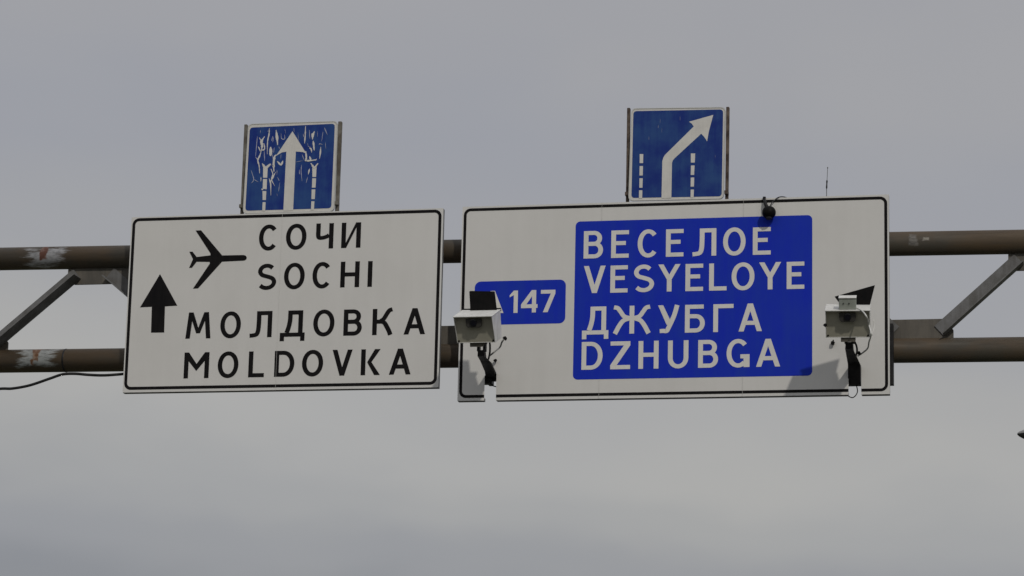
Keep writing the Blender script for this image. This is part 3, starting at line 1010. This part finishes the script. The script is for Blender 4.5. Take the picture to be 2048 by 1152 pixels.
# ------------------------------------------------------------------ cameras in front of the right board
def traffic_camera(label, px, py, Yf, wd, hh, L, pitch, yaw, rad_box, plate, arm_pts, cables, gland, back_hang):
    O = P(px, py, Yf)                                         # middle of the hood's front edge
    Mx = Matrix.Translation(O) @ Matrix.Rotation(yaw, 4, 'Z') @ Matrix.Rotation(pitch, 4, 'X')
    # local: x right, y back, z up; pitched so that the rear rises
    r = thing('traffic_camera', (O.x, O.y+L*.5, O.z-hh), label, 'camera', 'traffic cameras in front of the right board')
    T = lambda x, y, z: Mx @ Vector((x, y, z))
    v = 0.105
    th = 0.007
    hw = wd/2
    mb = MB()
    prof = [(0.0, 0.0), (L, 0.0), (L, -hh), (v, -hh), (v*.82, -hh*.80), (v*.52, -hh*.52), (v*.2, -hh*.22)]
    for sx in (-1, 1):
        xo, xi = sx*hw, sx*(hw-th)
        n_ = len(prof)
        mb.add([T(xo, y, z) for y, z in prof]+[T(xi, y, z) for y, z in prof],
               [list(range(n_)), list(range(2*n_-1, n_-1, -1))]+[[k, (k+1) % n_, (k+1) % n_+n_, k+n_] for k in range(n_)])
    mb.box((-hw-.004, -0.012, 0.0005), (hw+.004, L+.004, 0.011), Mx)
    mb.box((-hw+th+.0005, L-th, -hh), (hw-th-.0005, L, -.0005), Mx)
    mb.box((-hw+th+.0005, v+.001, -hh+.0003), (hw-th-.0005, L-th-.0005, -hh+th), Mx)
    hs = mb.build('housing', M['housing_white'], r, bevel=0.003)
    mb = MB()
    a_ = [T(-hw+th+.001, v+.004, -hh+th+.001), T(hw-th-.001, v+.004, -hh+th+.001), T(hw-th-.001, .052, -.001), T(-hw+th+.001, .052, -.001)]
    b_ = [T(-hw+th+.001, v+.011, -hh+th+.001), T(hw-th-.001, v+.011, -hh+th+.001), T(hw-th-.001, .059, -.001), T(-hw+th+.001, .059, -.001)]
    mb.hexa(a_, b_)
    fp = mb.build('front_panel', M['front_glass'], r)
    mb = MB()
    o_ = [(-.078, -.022), (.078, -.022), (.084, -.04), (.080, -.095), (.064, -.112), (-.064, -.112), (-.080, -.095), (-.084, -.04)]
    n_ = len(o_)
    mb.add([T(x, .028, z) for x, z in o_]+[T(x, .085, z) for x, z in o_], [list(range(n_))]+[[k, (k+1) % n_, (k+1) % n_+n_, k+n_] for k in range(n_)])
    ls = mb.build('lens_shroud', M['lens_shroud'], fp, bevel=0.004)
    mb = MB()
    mb.tube([T(0, .0275, -.062), T(0, .016, -.062), T(0, .014, -.062)], [.036, .036, .030], 24)
    mb.build('lens', M['lens_glass'], fp)
    for sx in (-1, 1):
        mb = MB()
        mb.sphere(T(sx*(hw-.022), v-.001, -hh+.022), (.010, .007, .010), 12, 8)
        mb.build('screw', M['black_plastic'], fp)
    if rad_box:
        mb = MB()
        mb.box((-.085, .02, .0115), (.085, .17, .125), Mx)
        rb = mb.build('sensor_box', M['grey_plastic'], r, bevel=0.006)
        mb = MB()
        mb.box((-.088, .012, .1255), (.088, .178, .133), Mx)
        mb.build('lid', M['housing_white'], rb, bevel=0.002)
        for sx in (-.04, .015):
            mb = MB()
            mb.tube([T(sx, .0195, .075), T(sx, .012, .075)], .007, 12)
            mb.build('knob', M['lens_shroud'], rb)
    if not rad_box:
        mb = MB()
        mb.box((-hw-.004, L+.005, -.01), (hw+.004, L+.022, .022), Mx)
        mb.build('rear_flange', M['black_plastic'], r)
    # black flat panel standing up from the rear of the housing
    Yp = O.y+L*.82
    mb = MB()
    q = [P(x, y, Yp) for x, y in plate]
    mb.prism(q, Yp, 0.018)
    mb.build('black_panel', M['black_plastic'], r, bevel=0.003)
    # mounting foot, fork and arm that runs back through the slot
    mb = MB()
    mb.box((-.072, L*.30, -hh-.045), (.072, L*.72, -hh-.0005), Mx)
    mb.build('mounting_plate', M['gusset_steel'], r)
    arm = MB()
    ps = [P(x, y, Y) for x, y, Y, w_ in arm_pts]
    f0 = ps[0]
    fk = MB()
    hwf = arm_pts[0][3]*0.0026
    for sx in (-1, 1):
        fk.box((f0.x+sx*hwf-.014, f0.y-.03, f0.z-.005), (f0.x+sx*hwf+.014, f0.y+.03, f0.z+.105))
    fk.build('fork', M['arm_black'], r)
    for k in range(len(ps)-1):
        a, b = ps[k], ps[k+1]
        ha, hb = arm_pts[k][3]*0.0026, arm_pts[k+1][3]*0.0026
        da, db = 0.05, 0.05
        arm.hexa([a+Vector((-ha, -da, 0)), a+Vector((ha, -da, 0)), a+Vector((ha, da, 0)), a+Vector((-ha, da, 0))],
                 [b+Vector((-hb, -db, 0)), b+Vector((hb, -db, 0)), b+Vector((hb, db, 0)), b+Vector((-hb, db, 0))])
    arm.build('arm', M['arm_black'], r, bevel=0.008)
    for mt, rad, pts in cables:
        mb = MB()
        mb.tube(spline([P(x, y, Y) for x, y, Y in pts], 8), rad, 8)
        mb.build('cable', M[mt], r, smooth=True)
    for gx, gy, gyy, gr in gland:
        mb = MB()
        g0 = P(gx, gy, gyy)
        mb.tube([g0+Vector((-.012, 0, -.012)), g0+Vector((.0, 0, .002)), g0+Vector((.012, 0, .010))], [gr, gr*.95, gr*.6], 12)
        mb.build('cable_gland', M['black_plastic'], r)
    for nm, mt, a, b in back_hang:
        mb = MB()
        mb.box(a, b)
        mb.build(nm, M[mt], r, bevel=0.004)
    return r


cY = -1.05
armL = [(963.5, 702, -0.74, 12), (964, 714, -0.69, 14), (972, 724, -0.43, 19), (981, 744, -0.07, 20), (983, 757, 0.13, 20)]
e0, e1 = P(970.5, 754, 0.16), P(1000, 761, 0.16)
clampL = [('clamp', 'arm_black', (e0.x-.02, 0.10, P(975, 768, 0.14).z), (e0.x+.085, 0.20, P(975, 752, 0.14).z)),
          ('clamp_bolt', 'arm_black', (e0.x+.085, 0.12, P(975, 763, 0.14).z), (e0.x+.20, 0.16, P(975, 756, 0.14).z)),
          ('tube_bracket', 'arm_black', (e0.x+.01, 0.201, P(975, 768, 0.2).z), (e0.x+.06, GY-.02, on(LA, LB, e0.x).z-PR+.01))]
traffic_camera('white traffic camera with a black square panel above it, beside the board gap', 945.2, 634.2, cY, 0.402, 0.283, 0.43, math.radians(21), math.radians(0), False,
               [(938.4, 583), (941, 581.6), (989, 582.6), (994.5, 630), (941, 630)], armL,
               [('cable_black', .010, [(979, 682, -0.74), (980, 692, -0.74), (979.5, 706, -0.66), (977, 718, -0.47)]), ('cable_grey', .0085, [(1010, 676, -0.68), (1004, 684, -0.66), (1000, 694, -0.47), (990, 703, -0.59), (980, 711, -0.58)]),
                ('cable_black', .006, [(978, 763, .1), (985, 771, .12), (995, 774, .14)])],
               [(1010.5, 676.5, -.75, .024), (991, 721, -.03, .018)], clampL)
armR = [(1699, 686, -0.74, 13), (1699, 700, -0.69, 15), (1703, 712, -0.43, 19), (1709, 730, -0.07, 24), (1709.5, 771, 0.10, 25)]
h0 = P(1710, 745, 0.25)
backR = [('tube_bracket', 'arm_black', (h0.x-.085, 0.15, P(1710, 772, .2).z), (h0.x+.085, GY-PR-.004, on(LA, LB, h0.x).z+.05))]
traffic_camera('white traffic camera with grey sensor box on top, at the right end of the board', 1695, 622.3, cY, 0.440, 0.283, 0.40, math.radians(21), math.radians(4), True,
               [(1669, 593), (1749.6, 570), (1739, 612), (1683, 612)], armR,
               [('cable_black', .010, [(1708, 681, -0.68), (1713, 692, -0.66), (1714, 702, -0.58), (1712, 712, -0.43)]), ('cable_white', .008, [(1706, 613, -1.00), (1722, 620, -1.06), (1733, 633, -1.19), (1738, 650, -1.00), (1742, 668, -1.13), (1738, 684, -0.86), (1735, 697, -0.73), (1722, 708, -0.47), (1716, 712, -0.52)]),
                ('cable_white', .006, [(1747, 640, -0.68), (1748, 655, -0.68), (1744, 670, -0.73)]),
                ('cable_black', .0055, [(1713, 771, .12), (1715, 782, .1), (1712, 790, .08), (1706, 795, .06), (1700, 794, .05), (1694, 790, .06)])],
               [(1651, 650, -.99, .018), (1718, 706, -.5, .022)], backR)
# loose plug hanging at the lower left of the right camera
pg = thing('cable_plug', P(1666, 690, -0.02), 'small black plug on the white board left of the camera arm', 'plug')
mb = MB()
c_ = P(1666, 685, -0.03)
mb.tube([c_+Vector((.004, 0, .028)), c_+Vector((.001, 0, .012)), c_+Vector((0, 0, .008)), c_+Vector((-.006, 0, -.020)), c_+Vector((-.007, 0, -.024))], [.006, .009, .020, .019, .012], 12)
mb.build('plug_body', M['black_plastic'], pg)
mb = MB()
mb.tube([c_+Vector((0, .0, 0)), c_+Vector((0, .0295, 0))], .008, 10)
mb.build('stud', M['black_plastic'], pg)

# ------------------------------------------------------------------ black ball camera on the top edge
bc = P(1538, 425, -0.079)
ball = thing('ball_camera', bc, 'black ball camera on a short arm over the top edge of the right board', 'camera')
mb = MB()
mb.sphere(bc, (.072, .072, .070), 32, 20)
mb.build('ball', M['black_plastic'], ball, smooth=True)
mb = MB()
mb.tube([bc+Vector((0, -.012, -.052)), bc+Vector((0, -.016, -.072))], [.036, .030], 24)
mb.build('lens', M['arm_black'], ball)
mb = MB()
ra = P(1530, 404, -0.045)
mb.tube([P(1534.5, 416, -0.075), P(1531.5, 409, -0.06), ra, P(1529, 400, -0.022)], [.020, .019, .017, .017], 14)
mb.build('arm', M['arm_black'], ball, smooth=True)
mb = MB()
pt = P(1529, 400, 0.0)
mb.box((pt.x-.014, -.030, BTp-.040), (pt.x+.014, -.0035, BTp+.004))
mb.box((pt.x-.014, -.030, BTp+.0045), (pt.x+.014, BT+.02, BTp+.008))
mb.build('bracket', M['arm_black'], ball)
mb = MB()
mb.tube(spline([P(1541, 411, -.08), P(1544, 405, -.05), P(1549, 400.5, -.03), P(1556, 395, -.01), P(1564, 393.5, .02), P(1572, 395, .05), P(1578, 399, .1)], 8), .0055, 8)
mb.build('cable', M['cable_black'], ball, smooth=True)

# ------------------------------------------------------------------ antenna
an0 = P(1653, 392, 0.08)
an = thing('antenna', an0, 'thin whip antenna rising above the right end of the top edge', 'antenna')
tip, mid0, mid1 = P(1655.4, 334, 0.08), P(1653.9, 362, 0.08), P(1653.3, 375, 0.08)
mb = MB()
mb.tube([an0-Vector((0, 0, .15)), P(1653.2, 377, .08), P(1654.1, 360, .08), P(1655.2, 337, .08), P(1655.25, 336.5, .08), tip], [.0035, .0035, .0028, .0025, .006, .004], 8)
mb.build('whip', M['lens_shroud'], an)
mb = MB()
mb.tube([P(1653.15, 378, .08), P(1653.3, 375, .08), P(1653.6, 368, .08), P(1653.9, 362, .08), P(1654.05, 360, .08)], [.004, .009, .0065, .009, .004], 10)
mb.build('coil', M['cable_black'], an)
mb = MB()
mb.box((an0.x-.03, BT+.004, an0.z-.17), (an0.x+.03, .12, an0.z-.10))
mb.build('base', M['gusset_steel'], an)

# ------------------------------------------------------------------ black cable under the lower tube, left
mb = MB()
yy = GY-.10
pts = [(-640, 770), (-420, 800), (-200, 800), (-60, 783), (0, 777.5), (25, 777), (60, 770.5), (100, 757), (125, 748.8), (150, 747.5), (175, 749.5), (205, 750.7), (235, 749), (262, 746.5), (330, 742)]
mb.tube(spline([P(x, y, yy) for x, y in pts], 8), .0155, 12)
cb = mb.build('cable', M['cable_black'], None, smooth=True)
cb['label'] = 'thick black cable sagging under the lower gantry tube on the left'
cb['category'] = 'cable'

# ------------------------------------------------------------------ street lamp far behind, its head just inside the right edge
LY = 42.0
lt = P(2034.5, 868, LY)
dx = Vector((1, 0, 0))
lx = lt.x+1.75
lamp = thing('street_lamp', (lx, LY, -0.02), 'grey street lamp head peeking in at the right edge below the signs', 'street lamp')
head_u, head_l = MB(), MB()
n = 16
NS = 12
us, ls_ = [], []
for i in range(NS):
    k = i/(NS-1)
    x = lt.x + 0.75*k*k
    zc = lt.z + .02*k
    xx = 0.004+0.75*k*k
    wv = 0.17*min(1.0, xx/.35)**.5
    hu = 0.125*min(1.0, xx/.30)**.5
    hl = 0.20*min(1.0, xx/.32)**.62
    us.append([(x, wv*math.cos(math.pi*j/n), zc+hu*math.sin(math.pi*j/n)) for j in range(n+1)])
    ls_.append([(x, wv*.97*math.cos(math.pi*j/n), zc-.002-hl*math.sin(math.pi*j/n)) for j in range(n+1)])
for hb, rows in ((head_u, us), (head_l, ls_)):
    vs = [Vector((a, LY+b, c)) for r_ in rows for a, b, c in r_]
    m_ = n+1
    fs = [[i*m_+j, i*m_+j+1, (i+1)*m_+j+1, (i+1)*m_+j] for i in range(NS-1) for j in range(n)] + [list(range(m_)), [(NS-1)*m_+j for j in range(m_-1, -1, -1)]]
    hb.add(vs, fs)
head_u.build('lamp_head', M['lamp_grey'], lamp, smooth=True)
head_l.build('lamp_cover', M['lamp_dark'], lamp, smooth=True)
mb = MB()
mb.tube(spline([(lt.x+.7, LY, lt.z+.02), (lt.x+1.2, LY, lt.z-.10), (lx-.08, LY, lt.z-.45), (lx, LY, lt.z-1.0)], 8), .04, 14)
mb.build('lamp_arm', M['lamp_grey'], lamp, smooth=True)
mb = MB()
mb.tube([(lx, LY, -0.02), (lx, LY, 2.0), (lx, LY, lt.z-.95)], [.11, .09, .05], 18)
mb.build('pole', M['lamp_grey'], lamp, smooth=True)
